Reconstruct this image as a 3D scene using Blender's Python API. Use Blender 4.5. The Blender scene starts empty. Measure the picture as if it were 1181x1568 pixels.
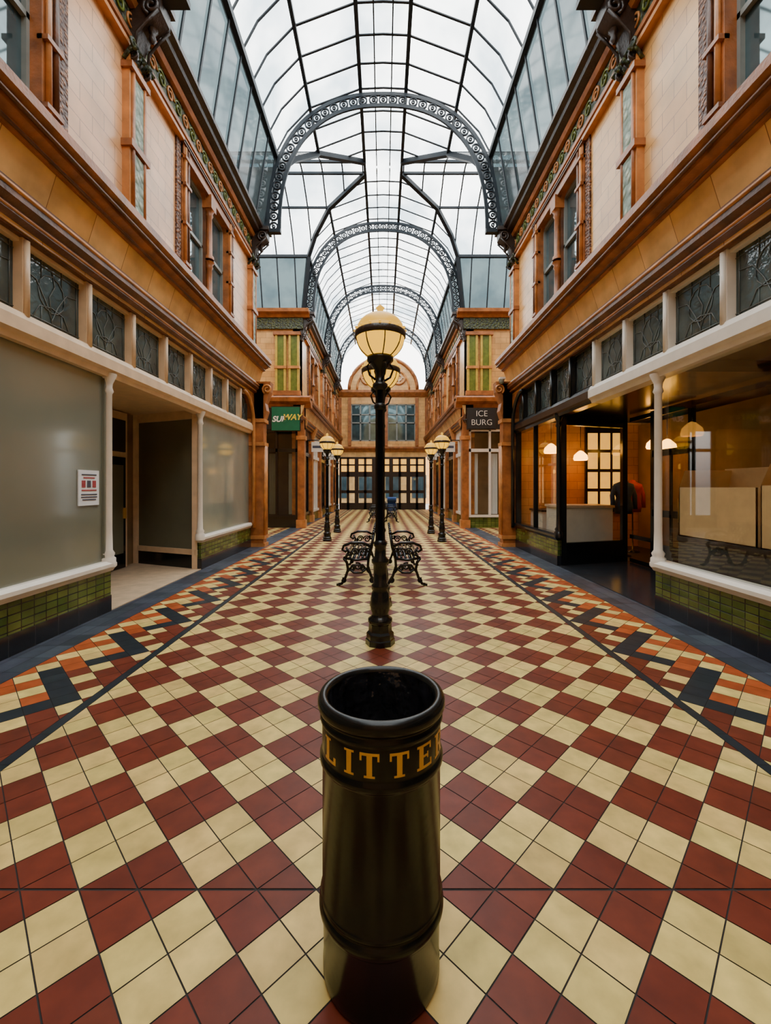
import bpy, bmesh, math, random
from mathutils import Vector
random.seed(4)
pi=math.pi
# ---------------------------------------------------------------- materials
def new(name):
    m=bpy.data.materials.new(name); m.use_nodes=True
    nt=m.node_tree; nt.nodes.clear()
    o=nt.nodes.new('ShaderNodeOutputMaterial')
    return m,nt,o
def c4(c): return (c[0],c[1],c[2],1)
def P(name,col,rough=0.5,metal=0,var=0.12,scale=6,bump=0.0,bscale=30,emit=None,es=0,coat=0,spec=.5):
    m,nt,o=new(name); L=nt.links
    b=nt.nodes.new('ShaderNodeBsdfPrincipled'); L.new(b.outputs[0],o.inputs[0])
    g=nt.nodes.new('ShaderNodeNewGeometry')
    n=nt.nodes.new('ShaderNodeTexNoise'); n.inputs['Scale'].default_value=scale; n.inputs['Detail'].default_value=5
    L.new(g.outputs['Position'],n.inputs['Vector'])
    r=nt.nodes.new('ShaderNodeValToRGB')
    r.color_ramp.elements[0].position=.3; r.color_ramp.elements[1].position=.7
    r.color_ramp.elements[0].color=c4([x*(1-var) for x in col]); r.color_ramp.elements[1].color=c4([min(1,x*(1+var)) for x in col])
    L.new(n.outputs[0],r.inputs[0]); L.new(r.outputs[0],b.inputs['Base Color'])
    b.inputs['Roughness'].default_value=rough; b.inputs['Metallic'].default_value=metal
    b.inputs['Specular IOR Level'].default_value=spec
    b.inputs['Coat Weight'].default_value=coat; b.inputs['Coat Roughness'].default_value=.08
    if bump:
        n2=nt.nodes.new('ShaderNodeTexNoise'); n2.inputs['Scale'].default_value=bscale
        L.new(g.outputs['Position'],n2.inputs['Vector'])
        bp=nt.nodes.new('ShaderNodeBump'); bp.inputs['Strength'].default_value=bump; bp.inputs['Distance'].default_value=.02
        L.new(n2.outputs[0],bp.inputs['Height']); L.new(bp.outputs[0],b.inputs['Normal'])
    if emit:
        b.inputs['Emission Color'].default_value=c4(emit); b.inputs['Emission Strength'].default_value=es
    return m
def BR(name,c1,c2,mortar,w,h,off=.5,ms=.004,rough=.3,bump=.3,coat=0,nvar=.25):
    m,nt,o=new(name); L=nt.links
    b=nt.nodes.new('ShaderNodeBsdfPrincipled'); L.new(b.outputs[0],o.inputs[0])
    g=nt.nodes.new('ShaderNodeNewGeometry')
    s1=nt.nodes.new('ShaderNodeSeparateXYZ'); L.new(g.outputs['Position'],s1.inputs[0])
    s2=nt.nodes.new('ShaderNodeSeparateXYZ'); L.new(g.outputs['Normal'],s2.inputs[0])
    ab=nt.nodes.new('ShaderNodeMath'); ab.operation='ABSOLUTE'; L.new(s2.outputs[0],ab.inputs[0])
    gt=nt.nodes.new('ShaderNodeMath'); gt.operation='GREATER_THAN'; gt.inputs[1].default_value=.5; L.new(ab.outputs[0],gt.inputs[0])
    mx=nt.nodes.new('ShaderNodeMix'); L.new(gt.outputs[0],mx.inputs[0]); L.new(s1.outputs[0],mx.inputs[2]); L.new(s1.outputs[1],mx.inputs[3])
    cb=nt.nodes.new('ShaderNodeCombineXYZ'); L.new(mx.outputs[0],cb.inputs[0]); L.new(s1.outputs[2],cb.inputs[1])
    t=nt.nodes.new('ShaderNodeTexBrick'); L.new(cb.outputs[0],t.inputs['Vector'])
    t.inputs['Color1'].default_value=c4(c1); t.inputs['Color2'].default_value=c4(c2); t.inputs['Mortar'].default_value=c4(mortar)
    t.inputs['Scale'].default_value=1; t.inputs['Mortar Size'].default_value=ms; t.inputs['Brick Width'].default_value=w; t.inputs['Row Height'].default_value=h
    t.offset=off; t.inputs['Mortar Smooth'].default_value=.1
    n=nt.nodes.new('ShaderNodeTexNoise'); n.inputs['Scale'].default_value=2.2; n.inputs['Detail'].default_value=6
    L.new(g.outputs['Position'],n.inputs['Vector'])
    mr=nt.nodes.new('ShaderNodeMapRange'); mr.inputs['To Min'].default_value=1-nvar; mr.inputs['To Max'].default_value=1+nvar
    mr.inputs['From Min'].default_value=.3; mr.inputs['From Max'].default_value=.7
    L.new(n.outputs[0],mr.inputs[0])
    vm=nt.nodes.new('ShaderNodeVectorMath'); vm.operation='SCALE'; L.new(t.outputs[0],vm.inputs[0]); L.new(mr.outputs[0],vm.inputs['Scale'])
    L.new(vm.outputs[0],b.inputs['Base Color'])
    b.inputs['Roughness'].default_value=rough; b.inputs['Coat Weight'].default_value=coat
    bp=nt.nodes.new('ShaderNodeBump'); bp.inputs['Strength'].default_value=bump; bp.inputs['Distance'].default_value=.01; bp.invert=True
    L.new(t.outputs['Fac'],bp.inputs['Height']); L.new(bp.outputs[0],b.inputs['Normal'])
    return m
def CARVE(name,c1,c2,scale=14):
    m,nt,o=new(name); L=nt.links
    b=nt.nodes.new('ShaderNodeBsdfPrincipled'); L.new(b.outputs[0],o.inputs[0]); b.inputs['Roughness'].default_value=.45
    g=nt.nodes.new('ShaderNodeNewGeometry')
    v=nt.nodes.new('ShaderNodeTexVoronoi'); v.inputs['Scale'].default_value=scale; L.new(g.outputs['Position'],v.inputs['Vector'])
    r=nt.nodes.new('ShaderNodeValToRGB'); r.color_ramp.elements[0].color=c4(c1); r.color_ramp.elements[1].color=c4(c2); r.color_ramp.elements[1].position=.55
    L.new(v.outputs['Distance'],r.inputs[0]); L.new(r.outputs[0],b.inputs['Base Color'])
    bp=nt.nodes.new('ShaderNodeBump'); bp.inputs['Strength'].default_value=.9; bp.inputs['Distance'].default_value=.03; bp.invert=True
    L.new(v.outputs['Distance'],bp.inputs['Height']); L.new(bp.outputs[0],b.inputs['Normal'])
    return m
def GLASS(name,tint,refl=1.0,rough=.02,trans=0.0,tcol=(1,1,1),varscale=0,vmin=.55):
    m,nt,o=new(name); L=nt.links
    t=nt.nodes.new('ShaderNodeBsdfTransparent'); t.inputs[0].default_value=c4(tint)
    base=t
    g=nt.nodes.new('ShaderNodeNewGeometry')
    if varscale:
        n=nt.nodes.new('ShaderNodeTexNoise'); n.inputs['Scale'].default_value=varscale; n.inputs['Detail'].default_value=4
        L.new(g.outputs['Position'],n.inputs['Vector'])
        r=nt.nodes.new('ShaderNodeValToRGB'); r.color_ramp.elements[0].position=.35; r.color_ramp.elements[1].position=.6
        r.color_ramp.elements[0].color=c4([x*y*vmin for x,y in zip(tint,(.86,1,1.1))]); r.color_ramp.elements[1].color=c4(tint)
        L.new(n.outputs[0],r.inputs[0]); L.new(r.outputs[0],t.inputs[0])
    if trans:
        d=nt.nodes.new('ShaderNodeBsdfTranslucent'); d.inputs[0].default_value=c4(tcol)
        mx=nt.nodes.new('ShaderNodeMixShader'); mx.inputs[0].default_value=trans
        L.new(t.outputs[0],mx.inputs[1]); L.new(d.outputs[0],mx.inputs[2]); base=mx
    gl=nt.nodes.new('ShaderNodeBsdfGlossy'); gl.inputs['Roughness'].default_value=rough
    dt=nt.nodes.new('ShaderNodeVectorMath'); dt.operation='DOT_PRODUCT'; L.new(g.outputs['Normal'],dt.inputs[0]); L.new(g.outputs['Incoming'],dt.inputs[1])
    a=nt.nodes.new('ShaderNodeMath'); a.operation='ABSOLUTE'; L.new(dt.outputs['Value'],a.inputs[0])
    s=nt.nodes.new('ShaderNodeMath'); s.operation='SUBTRACT'; s.inputs[0].default_value=1; L.new(a.outputs[0],s.inputs[1])
    p=nt.nodes.new('ShaderNodeMath'); p.operation='POWER'; L.new(s.outputs[0],p.inputs[0]); p.inputs[1].default_value=4
    ma=nt.nodes.new('ShaderNodeMath'); ma.operation='MULTIPLY_ADD'; L.new(p.outputs[0],ma.inputs[0]); ma.inputs[1].default_value=.8*refl; ma.inputs[2].default_value=.06*refl
    ma.use_clamp=True
    m2=nt.nodes.new('ShaderNodeMixShader'); L.new(ma.outputs[0],m2.inputs[0]); L.new(base.outputs[0],m2.inputs[1]); L.new(gl.outputs[0],m2.inputs[2])
    L.new(m2.outputs[0],o.inputs[0])
    return m
M={}
M['peach']=BR('peach_glazed_block',(.76,.42,.145),(.66,.33,.10),(.25,.10,.03),.42,.21,rough=.3,nvar=.2)
M['pink']=BR('pink_glazed_block',(.76,.41,.20),(.69,.34,.145),(.26,.11,.05),.42,.21,rough=.3,nvar=.18)
M['fascia']=BR('fascia_blocks',(.82,.50,.20),(.72,.40,.13),(.3,.13,.04),.6,1.7,off=0,rough=.22,nvar=.3)
M['terra']=P('terracotta',(.34,.11,.026),.38,var=.4,scale=5,bump=.2)
M['terrad']=P('terracotta_dark',(.13,.043,.013),.4,var=.5,scale=5,bump=.2)
M['terral']=P('terracotta_light',(.54,.21,.055),.35,var=.3,scale=5)
M['carve']=CARVE('carved_terracotta',(.55,.25,.12),(.09,.03,.012),22)
M['green']=CARVE('green_faience',(.14,.165,.035),(.02,.026,.01),16)
M['mosaic']=CARVE('mottled_mosaic',(.5,.52,.36),(.12,.17,.1),10)
M['pilgreen']=P('green_pilaster',(.13,.16,.02),.3,var=.3,scale=8)
M['pilyel']=P('yellow_glaze',(.55,.36,.05),.3,var=.2,scale=8)
M['gtile']=BR('green_wall_tile',(.055,.095,.013),(.13,.16,.026),(.006,.010,.005),.15,.075,off=0,ms=.006,rough=.12,bump=.5,nvar=.4)
M['btile']=BR('black_wall_tile',(.008,.009,.012),(.018,.018,.022),(.03,.03,.03),.3,.2,off=0,ms=.004,rough=.15,bump=.3)
M['cream']=P('cream_paint',(.76,.54,.34),.35,var=.1)
M['white']=P('white_paint',(.82,.74,.64),.3,var=.05)
M['blackp']=P('black_paint',(.006,.007,.008),.22,var=.1,coat=.2)
M['iron']=P('cast_iron',(.006,.0064,.007),.26,var=.3,bump=.06,bscale=60,coat=.2,spec=.35)
M['binp']=P('gloss_black_iron',(.005,.0052,.0045),.25,var=.3,scale=3,bump=.03,bscale=25,spec=.3)
M['ironb']=P('brown_iron',(.035,.02,.014),.4,var=.3,bump=.3)
M['bar']=P('roof_bar_paint',(.012,.017,.024),.5,var=.2,spec=.3)
M['frost']=P('whitened_glass',(.18,.182,.135),.16,var=.10,scale=.8,coat=.4)
M['frost2']=P('whitened_glass_light',(.25,.27,.22),.12,var=.15,scale=1.2,coat=.6)
M['dgray']=P('dark_gray_board',(.14,.14,.10),.3,var=.2,scale=1,coat=.3)
M['lead']=P('lead_came',(.12,.13,.12),.4,metal=.3)
M['lglass']=P('leaded_glass',(.06,.08,.076),.1,var=.5,scale=3,bump=.25,bscale=14)
M['winglass']=P('sash_glass',(.09,.14,.15),.04,metal=.55,var=.5,scale=1.5)
M['sash']=P('sash_paint',(.22,.23,.21),.4)
M['gold']=P('gold_leaf',(.75,.42,.09),.3,metal=.4,var=.12)
M['bag']=P('bin_liner',(.012,.012,.014),.12,var=.2,bump=.9,bscale=22)
M['card']=P('cardboard',(.66,.42,.19),.8,var=.1)
M['paper']=P('paper',(.8,.8,.82),.6,var=.02)
M['ink']=P('ink',(.06,.06,.09),.6)
M['inkr']=P('ink_red',(.4,.05,.06),.6)
M['slate']=P('slate',(.022,.025,.03),.2,var=.4,scale=7)
M['grout']=P('grout',(.02,.014,.012),.8)
M['stonef']=P('porch_floor',(.56,.40,.25),.5,var=.15)
M['dfloor']=BR('shop_floor',(.08,.06,.05),(.02,.02,.02),(.02,.02,.02),.3,.3,rough=.4)
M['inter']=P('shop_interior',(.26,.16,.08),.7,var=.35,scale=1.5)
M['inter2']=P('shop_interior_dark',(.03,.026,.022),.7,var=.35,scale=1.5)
M['wood']=P('dark_timber',(.025,.012,.007),.35,var=.3)
M['signg']=P('sign_green',(.002,.075,.034),.3,emit=(0,.2,.09),es=.15)
M['signk']=P('sign_black',(.012,.015,.018),.35)
M['yel']=P('sign_yellow',(.75,.55,.03),.4)
M['blue']=P('blue_cloth',(.03,.08,.25),.8)
M['globe']=P('globe_opal',(.22,.10,.008),.35,var=.02,emit=(1,.50,.02),es=1.7,spec=.2)
M['globet']=P('globe_top',(.22,.11,.012),.35,var=.02,emit=(1,.52,.04),es=1.15,spec=.2)
M['shade']=P('pendant_shade',(.8,.5,.2),.4,emit=(1,.42,.06),es=10)
M['amber']=P('amber_glow_glass',(.6,.4,.1),.3,var=.3,emit=(1,.46,.06),es=1.3)  # emission stands in for light shining through the panes from behind
M['glass']=GLASS('shop_glass',(.88,.91,.88),1.0)
M['doorg']=GLASS('door_glass',(.3,.36,.42),1.0)
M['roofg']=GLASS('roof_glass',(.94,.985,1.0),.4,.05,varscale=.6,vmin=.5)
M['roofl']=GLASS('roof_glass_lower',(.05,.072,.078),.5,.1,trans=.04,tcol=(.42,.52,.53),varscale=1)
M['road']=P('street_paving',(.4,.4,.4),.8)
def floor_mat():
    m,nt,o=new('floor_tiles'); L=nt.links
    b=nt.nodes.new('ShaderNodeBsdfPrincipled'); L.new(b.outputs[0],o.inputs[0])
    a=nt.nodes.new('ShaderNodeAttribute'); a.attribute_name='Col'
    g=nt.nodes.new('ShaderNodeNewGeometry')
    n=nt.nodes.new('ShaderNodeTexNoise'); n.inputs['Scale'].default_value=9; n.inputs['Detail'].default_value=8
    L.new(g.outputs['Position'],n.inputs['Vector'])
    mr=nt.nodes.new('ShaderNodeMapRange'); mr.inputs['From Min'].default_value=.3; mr.inputs['From Max'].default_value=.7; mr.inputs['To Min'].default_value=.78; mr.inputs['To Max'].default_value=1.15
    L.new(n.outputs[0],mr.inputs[0])
    vm=nt.nodes.new('ShaderNodeVectorMath'); vm.operation='SCALE'; L.new(a.outputs['Color'],vm.inputs[0]); L.new(mr.outputs[0],vm.inputs['Scale'])
    L.new(vm.outputs[0],b.inputs['Base Color'])
    n2=nt.nodes.new('ShaderNodeTexNoise'); n2.inputs['Scale'].default_value=3; n2.inputs['Detail'].default_value=6
    L.new(g.outputs['Position'],n2.inputs['Vector'])
    m2=nt.nodes.new('ShaderNodeMapRange'); m2.inputs['To Min'].default_value=.32; m2.inputs['To Max'].default_value=.56
    L.new(n2.outputs[0],m2.inputs[0]); L.new(m2.outputs[0],b.inputs['Roughness'])
    b.inputs['Specular IOR Level'].default_value=.26
    n3=nt.nodes.new('ShaderNodeTexNoise'); n3.inputs['Scale'].default_value=5
    L.new(g.outputs['Position'],n3.inputs['Vector'])
    bp=nt.nodes.new('ShaderNodeBump'); bp.inputs['Strength'].default_value=.12; bp.inputs['Distance'].default_value=.01
    L.new(n3.outputs[0],bp.inputs['Height']); L.new(bp.outputs[0],b.inputs['Normal'])
    return m
M['floor']=floor_mat()
# ---------------------------------------------------------------- mesh builder
class MB:
    def __init__(s,sx=1,off=0):
        s.v=[];s.f=[];s.m=[];s.sm=[];s.mats=[];s.sx=sx;s.tr=(0,0,0);s.sc=1
    def mi(s,k):
        if k not in s.mats: s.mats.append(k)
        return s.mats.index(k)
    def add(s,vs,fs,mat,smooth=False):
        b=len(s.v); t=s.tr;q=s.sc
        for x,y,z in vs: s.v.append((s.sx*(x*q+t[0]),y*q+t[1],z*q+t[2]))
        i=s.mi(mat)
        for f in fs: s.f.append([b+k for k in f]); s.m.append(i); s.sm.append(smooth)
    def box(s,x0,x1,y0,y1,z0,z1,mat):
        vs=[(x0,y0,z0),(x1,y0,z0),(x1,y1,z0),(x0,y1,z0),(x0,y0,z1),(x1,y0,z1),(x1,y1,z1),(x0,y1,z1)]
        s.add(vs,[(0,3,2,1),(4,5,6,7),(0,1,5,4),(1,2,6,5),(2,3,7,6),(3,0,4,7)],mat)
    def ext(s,prof,a0,a1,axis,mat,smooth=False,cap=True):
        n=len(prof); vs=[]
        for a in (a0,a1):
            for p,q in prof:
                vs.append((p,a,q) if axis=='y' else ((a,p,q) if axis=='x' else (p,q,a)))
        fs=[(i,(i+1)%n,n+(i+1)%n,n+i) for i in range(n)]
        s.add(vs,fs,mat,smooth)
        if cap: s.add(vs,[tuple(range(n)),tuple(range(2*n-1,n-1,-1))],mat)
    def lathe(s,cx,cy,prof,mat,seg=24,smooth=True,cap=False):
        vs=[];fs=[];n=len(prof)
        for r,z in prof:
            for k in range(seg):
                a=2*pi*k/seg; vs.append((cx+r*math.cos(a),cy+r*math.sin(a),z))
        for i in range(n-1):
            for k in range(seg):
                fs.append((i*seg+k,i*seg+(k+1)%seg,(i+1)*seg+(k+1)%seg,(i+1)*seg+k))
        if cap: fs.append(tuple(range(seg))); fs.append(tuple((n-1)*seg+k for k in range(seg)))
        s.add(vs,fs,mat,smooth)
    def sph(s,c,r,mat,seg=12,rz=None):
        rz=rz or r
        s.lathe(c[0],c[1],[(max(.0005,r*math.sin(pi*i/8)),c[2]-rz*math.cos(pi*i/8)) for i in range(9)],mat,seg)
    def tube(s,pts,r,mat,seg=6,closed=False,ref=None,smooth=True,rr=None):
        P_=[Vector(p) for p in pts]; n=len(P_); vs=[];fs=[]
        for i,p in enumerate(P_):
            if closed: t=P_[(i+1)%n]-P_[i-1]
            else: t=P_[min(i+1,n-1)]-P_[max(i-1,0)]
            if t.length<1e-9: t=Vector((0,0,1))
            t.normalize()
            u=Vector(ref) if ref else (Vector((0,0,1)) if abs(t.z)<.9 else Vector((0,1,0)))
            a=t.cross(u)
            if a.length<1e-6: a=t.cross(Vector((1,0,0)))
            a.normalize(); b=a.cross(t)
            ra,rb=(r,r) if not rr else rr
            for k in range(seg):
                an=2*pi*(k+.5)/seg
                q=p+a*math.cos(an)*ra+b*math.sin(an)*rb
                vs.append(tuple(q))
        for i in range(n if closed else n-1):
            for k in range(seg):
                j=(i+1)%n
                fs.append((i*seg+k,i*seg+(k+1)%seg,j*seg+(k+1)%seg,j*seg+k))
        if not closed: fs+= [tuple(range(seg)),tuple((n-1)*seg+k for k in range(seg))]
        s.add(vs,fs,mat,smooth)
    def ring(s,c,R,r,mat,ax='y',n=14,seg=4):
        pts=[]
        for k in range(n):
            a=2*pi*k/n; p,q=R*math.cos(a),R*math.sin(a)
            pts.append((c[0]+p,c[1],c[2]+q) if ax=='y' else ((c[0],c[1]+p,c[2]+q) if ax=='x' else (c[0]+p,c[1]+q,c[2])))
        s.tube(pts,r,mat,seg,closed=True,ref=(0,1,0) if ax=='y' else ((1,0,0) if ax=='x' else (0,0,1)))
    def obj(s,name,parent=None,recalc=True):
        me=bpy.data.meshes.new(name); me.from_pydata(s.v,[],s.f)
        for k in s.mats: me.materials.append(M[k])
        me.polygons.foreach_set('material_index',s.m); me.polygons.foreach_set('use_smooth',s.sm)
        me.update()
        if recalc:
            bm=bmesh.new(); bm.from_mesh(me); bmesh.ops.recalc_face_normals(bm,faces=bm.faces); bm.to_mesh(me); bm.free()
        ob=bpy.data.objects.new(name,me); bpy.context.scene.collection.objects.link(ob)
        if parent: ob.parent=parent
        return ob
def one(name,s,*boxes):
    b=MB(s)
    for q in boxes: b.box(*q)
    return b.obj(name)
def empty(name):
    e=bpy.data.objects.new(name,None); bpy.context.scene.collection.objects.link(e); return e
def spiral(cx,cz,r0,turns,a0,dirn=1,n=16,shr=.25):
    out=[]
    for i in range(n+1):
        t=i/n; a=a0+dirn*turns*2*pi*t; r=r0*(1-t*(1-shr)); out.append((cx+r*math.cos(a),cz+r*math.sin(a)))
    return out
Y0,YA,YB,YE=-4.5,11.3,16.2,29.0
# ---------------------------------------------------------------- floor
T=0.457/math.sqrt(2)/2; OX,OY=0.2,1.658
CREAM=(.68,.49,.155); RED=(.145,.026,.011); ORG=(.38,.076,.018); BLK=(.014,.02,.026)
fv=[];ff=[];fc=[]
def clip(poly,ax,val,keep_gt):
    out=[];n=len(poly)
    for i in range(n):
        a=poly[i];b=poly[(i+1)%n]
        ia=(a[ax]>val)==keep_gt; ib=(b[ax]>val)==keep_gt
        if ia: out.append(a)
        if ia!=ib:
            t=(val-a[ax])/(b[ax]-a[ax]); out.append((a[0]+t*(b[0]-a[0]),a[1]+t*(b[1]-a[1])))
    return out
def cliprect(p,x0,x1,y0,y1):
    for ax,v,g in ((0,x0,True),(0,x1,False),(1,y0,True),(1,y1,False)):
        if len(p)<3: return []
        p=clip(p,ax,v,g)
    return p if len(p)>=3 else []
def addtile(p,col,var=.13):
    if len(p)<3: return
    k=1+random.uniform(-var,var); b=len(fv)
    for x,y in p: fv.append((x,y,0))
    ff.append(list(range(b,b+len(p)))); fc.append((col[0]*k,col[1]*k*(1+random.uniform(-.06,.06)),col[2]*k))
G=.0026
def diag(x0,x1,y0,y1,cf):
    r2=math.sqrt(2)
    us=[((x-OX)+(y-OY))/r2 for x in(x0,x1) for y in (y0,y1)]; vs=[(-(x-OX)+(y-OY))/r2 for x in(x0,x1) for y in (y0,y1)]
    for i in range(int(min(us)/T)-2,int(max(us)/T)+2):
        for j in range(int(min(vs)/T)-2,int(max(vs)/T)+2):
            q=[(i*T+G,j*T+G),((i+1)*T-G,j*T+G),((i+1)*T-G,(j+1)*T-G),(i*T+G,(j+1)*T-G)]
            p=[(OX+(u-v)/r2,OY+(u+v)/r2) for u,v in q]
            if max(a[0] for a in p)<x0 or min(a[0] for a in p)>x1 or max(a[1] for a in p)<y0 or min(a[1] for a in p)>y1: continue
            xc=sum(a[0] for a in p)/4; yc=sum(a[1] for a in p)/4
            col=cf(i,j,xc,yc)
            for ya,yb in ((y0,OY-.005),(OY+.005,y1)) if y0<OY<y1 else ((y0,y1),):
                addtile(cliprect(p,x0,x1,ya,yb),col)
def chk(i,j,x,y): return CREAM if (i//2+j//2)%2==0 else RED
HT=T/math.sqrt(2)
def bandc(i,j,x,y):
    a=round((abs(x)-2.12)/HT); b=round(y/HT)%8
    tri=abs(b-4)
    z=a-(1+tri)
    if z in(0,1): return BLK if b not in(1,) else ORG
    if z<0: return CREAM if z in(-1,-2) and (i+j)%2 else RED
    if z<4: return (CREAM if (i//1+j//1)%2 else ORG)
    return ORG if (i//2+j//2)%2==0 else CREAM
diag(-2.08,2.08,Y0,YE,chk)
for x0,x1 in((-2.15,-2.085),(2.085,2.15)):
    y=Y0
    while y<YE:
        addtile([(x0,y+.002),(x1,y+.002),(x1,y+.298),(x0,y+.298)],BLK); y+=.3
diag(-3.0,-2.155,Y0,YE,bandc); diag(2.155,3.0,Y0,YE,bandc)
def slate(x0,x1,y0,y1,dy,dx):
    y=y0
    while y<y1-.01:
        x=x0
        while x<x1-.01:
            addtile([(x+.002,y+.002),(min(x+dx,x1)-.002,y+.002),(min(x+dx,x1)-.002,min(y+dy,y1)-.002),(x+.002,min(y+dy,y1)-.002)],(.05,.058,.075),.35); x+=dx
        y+=dy
slate(-3.5,-3.005,Y0,YE,.3,.165); slate(3.005,3.5,Y0,YE,.3,.165)
diag(-8,-3.5,YA,YB,chk); diag(3.5,8,YA,YB,chk)
me=bpy.data.meshes.new('floor'); me.from_pydata(fv,[],ff); me.materials.append(M['floor'])
ca=me.color_attributes.new('Col','FLOAT_COLOR','CORNER')
arr=[]
for f,c in zip(ff,fc):
    for _ in f: arr+= [c[0],c[1],c[2],1]
ca.data.foreach_set('color',arr)
floor=bpy.data.objects.new('floor',me); bpy.context.scene.collection.objects.link(floor)
g=MB(); g.box(-8.2,8.2,Y0-.3,YE+.3,-.15,-.003,'grout'); g.obj('grout_bed',floor)
# ---------------------------------------------------------------- roof
ZS,RA,RB_,NN,MM=8.05,2.95,3.5,2.4,1.8
def se(u,b=3.56,n=NN): return ZS+b*max(0,1-min(1,abs(u))**n)**(1/n)
def w_of_u(u): u=min(1,abs(u)); return max(0,1-(1-u**NN)**(MM/NN))**(1/MM)
def u_of_w(w): w=min(1,abs(w)); return max(0,1-(1-w**MM)**(NN/MM))**(1/NN)
def prof(a,b,n=40,z0=ZS,e=NN):
    out=[]
    for i in range(n+1):
        t=pi*i/n; c,s_=math.cos(t),math.sin(t)
        out.append((a*math.copysign(abs(c)**(2/e),c),z0+b*abs(s_)**(2/e)))
    return out
YC=(10.95+16.3)/2; AT=(16.3-10.95)/2
NODES=[0,.19,.61,.80,.90,1.0]
GA,GB=3.06,3.66
def zpoly(u,b):
    u=min(1,abs(u))
    for p,q in zip(NODES[:-1],NODES[1:]):
        if u<=q+1e-9:
            t=(u-p)/(q-p); return se(p,b)*(1-t)+se(q,b)*t
    return ZS
def nodes_to(um): return [n for n in NODES if n<um-1e-6]+[um]
def poly(a,b,um=1.0):
    n=nodes_to(um); r=[(u*a,zpoly(u,b)) for u in n]
    return [(-x,z) for x,z in r[::-1]]+r[1:]
def tpoly(b,um=1.0):
    n=nodes_to(um); r=[(w_of_u(u)*AT,zpoly(u,b)) for u in n]
    return [(-x,z) for x,z in r[::-1]]+r[1:]
roof=MB()
def gl_strip(p,f0,f1,swap=False):
    for (x0,z0),(x1,z1) in zip(p[:-1],p[1:]):
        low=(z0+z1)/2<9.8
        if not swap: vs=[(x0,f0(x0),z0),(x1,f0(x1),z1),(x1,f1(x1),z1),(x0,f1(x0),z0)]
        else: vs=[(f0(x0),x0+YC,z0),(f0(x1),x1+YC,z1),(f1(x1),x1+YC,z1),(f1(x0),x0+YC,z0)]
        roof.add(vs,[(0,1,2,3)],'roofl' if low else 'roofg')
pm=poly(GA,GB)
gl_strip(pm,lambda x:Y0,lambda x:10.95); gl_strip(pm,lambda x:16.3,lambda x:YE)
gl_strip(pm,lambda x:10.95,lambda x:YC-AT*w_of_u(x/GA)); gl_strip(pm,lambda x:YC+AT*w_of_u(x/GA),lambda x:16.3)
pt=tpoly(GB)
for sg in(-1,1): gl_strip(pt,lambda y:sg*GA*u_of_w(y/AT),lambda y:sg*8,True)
def bars(p,fy,mat='bar',r=(.017,.03),swap=False):
    pts=[(x,fy,z) if not swap else (fy,x+YC,z) for x,z in p]
    roof.tube(pts,.02,mat,4,ref=(0,1,0) if not swap else (1,0,0),rr=r,smooth=False)
BA,BB=3.04,3.63
p0=poly(BA,BB)
def yrange(a,b,n): return [a+(b-a)*i/n for i in range(n)]
ys=yrange(Y0,.6,8)+yrange(.6,5.75,8)+yrange(5.75,10.95,8)+yrange(16.3,21.4,8)+yrange(21.4,26.5,8)+yrange(26.5,29,4)+[10.95,28.95]
for y in ys: bars(p0,y)
for k in range(1,8):
    y=10.95+(16.3-10.95)*k/8; u=u_of_w((y-YC)/AT)
    if u>.08: bars(poly(BA,BB,u),y)
for sg in(-1,1):
    for k in range(0,12):
        X=sg*(.65+.65*k)
        bars(tpoly(BB,min(1,abs(X)/RA)),X,swap=True)
for u,r in((.90,.085),(.61,.055),(.19,.062),(.068,.022)):
    x=u*BA; z=zpoly(u,BB); w=w_of_u(u)*AT
    for sg in(-1,1):
        for a,b in((Y0,10.95),(16.3,YE),(10.95,YC-w),(YC+w,16.3)):
            roof.tube([(sg*x,a,z-.02),(sg*x,b,z-.02)],r,'bar',4,smooth=False,rr=(r,r*1.2))
        if x>.5:
            for s2 in(-1,1):
                roof.tube([(sg*x,YC+s2*w,z-.02),(sg*8,YC+s2*w,z-.02)],r*.8,'bar',4,smooth=False)
for sg in(-1,1): roof.tube([(sg*.58,YC-.6,11.6),(sg*.58,YC+.6,11.6)],.055,'bar',4,smooth=False)
for sx in(-1,1):
    for sy in(-1,1):
        us=[1,.90,.80,.61,.19]
        pts=[(sx*u*BA,YC+sy*w_of_u(u)*AT,zpoly(u,BB)-.04) for u in us]
        roof.tube(pts,.06,'bar',4,ref=(0,0,1),rr=(.09,.09),smooth=False)
ceiling=roof.obj('ceiling')
def rib(y):
    r=MB()
    out=prof(2.93,3.47,48); inn=prof(2.64,3.18,48)
    for p in(out,inn):
        r.tube([(x,y,z) for x,z in p],.02,'bar',4,ref=(0,1,0),rr=(.06,.034),smooth=False)
    mid=prof(2.785,3.325,400)
    acc=0; last=mid[0]; step=.255; nxt=.12
    for q in mid[1:]:
        acc+=math.hypot(q[0]-last[0],q[1]-last[1]); last=q
        if acc>=nxt:
            r.ring((q[0],y,q[1]),.10,.027,'bar','y',12,4); nxt+=step
            r.ring((q[0],y,q[1]),.035,.022,'bar','y',8,4)
    for sg in(-1,1): r.box(min(sg*2.6,sg*2.98),max(sg*2.6,sg*2.98),y-.07,y+.07,7.98,8.07,'bar')
    return r.obj('trim_roof_rib')
RIBS=[.6,5.75,10.95,16.3,21.4,26.5]
for y in RIBS: rib(y)
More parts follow.
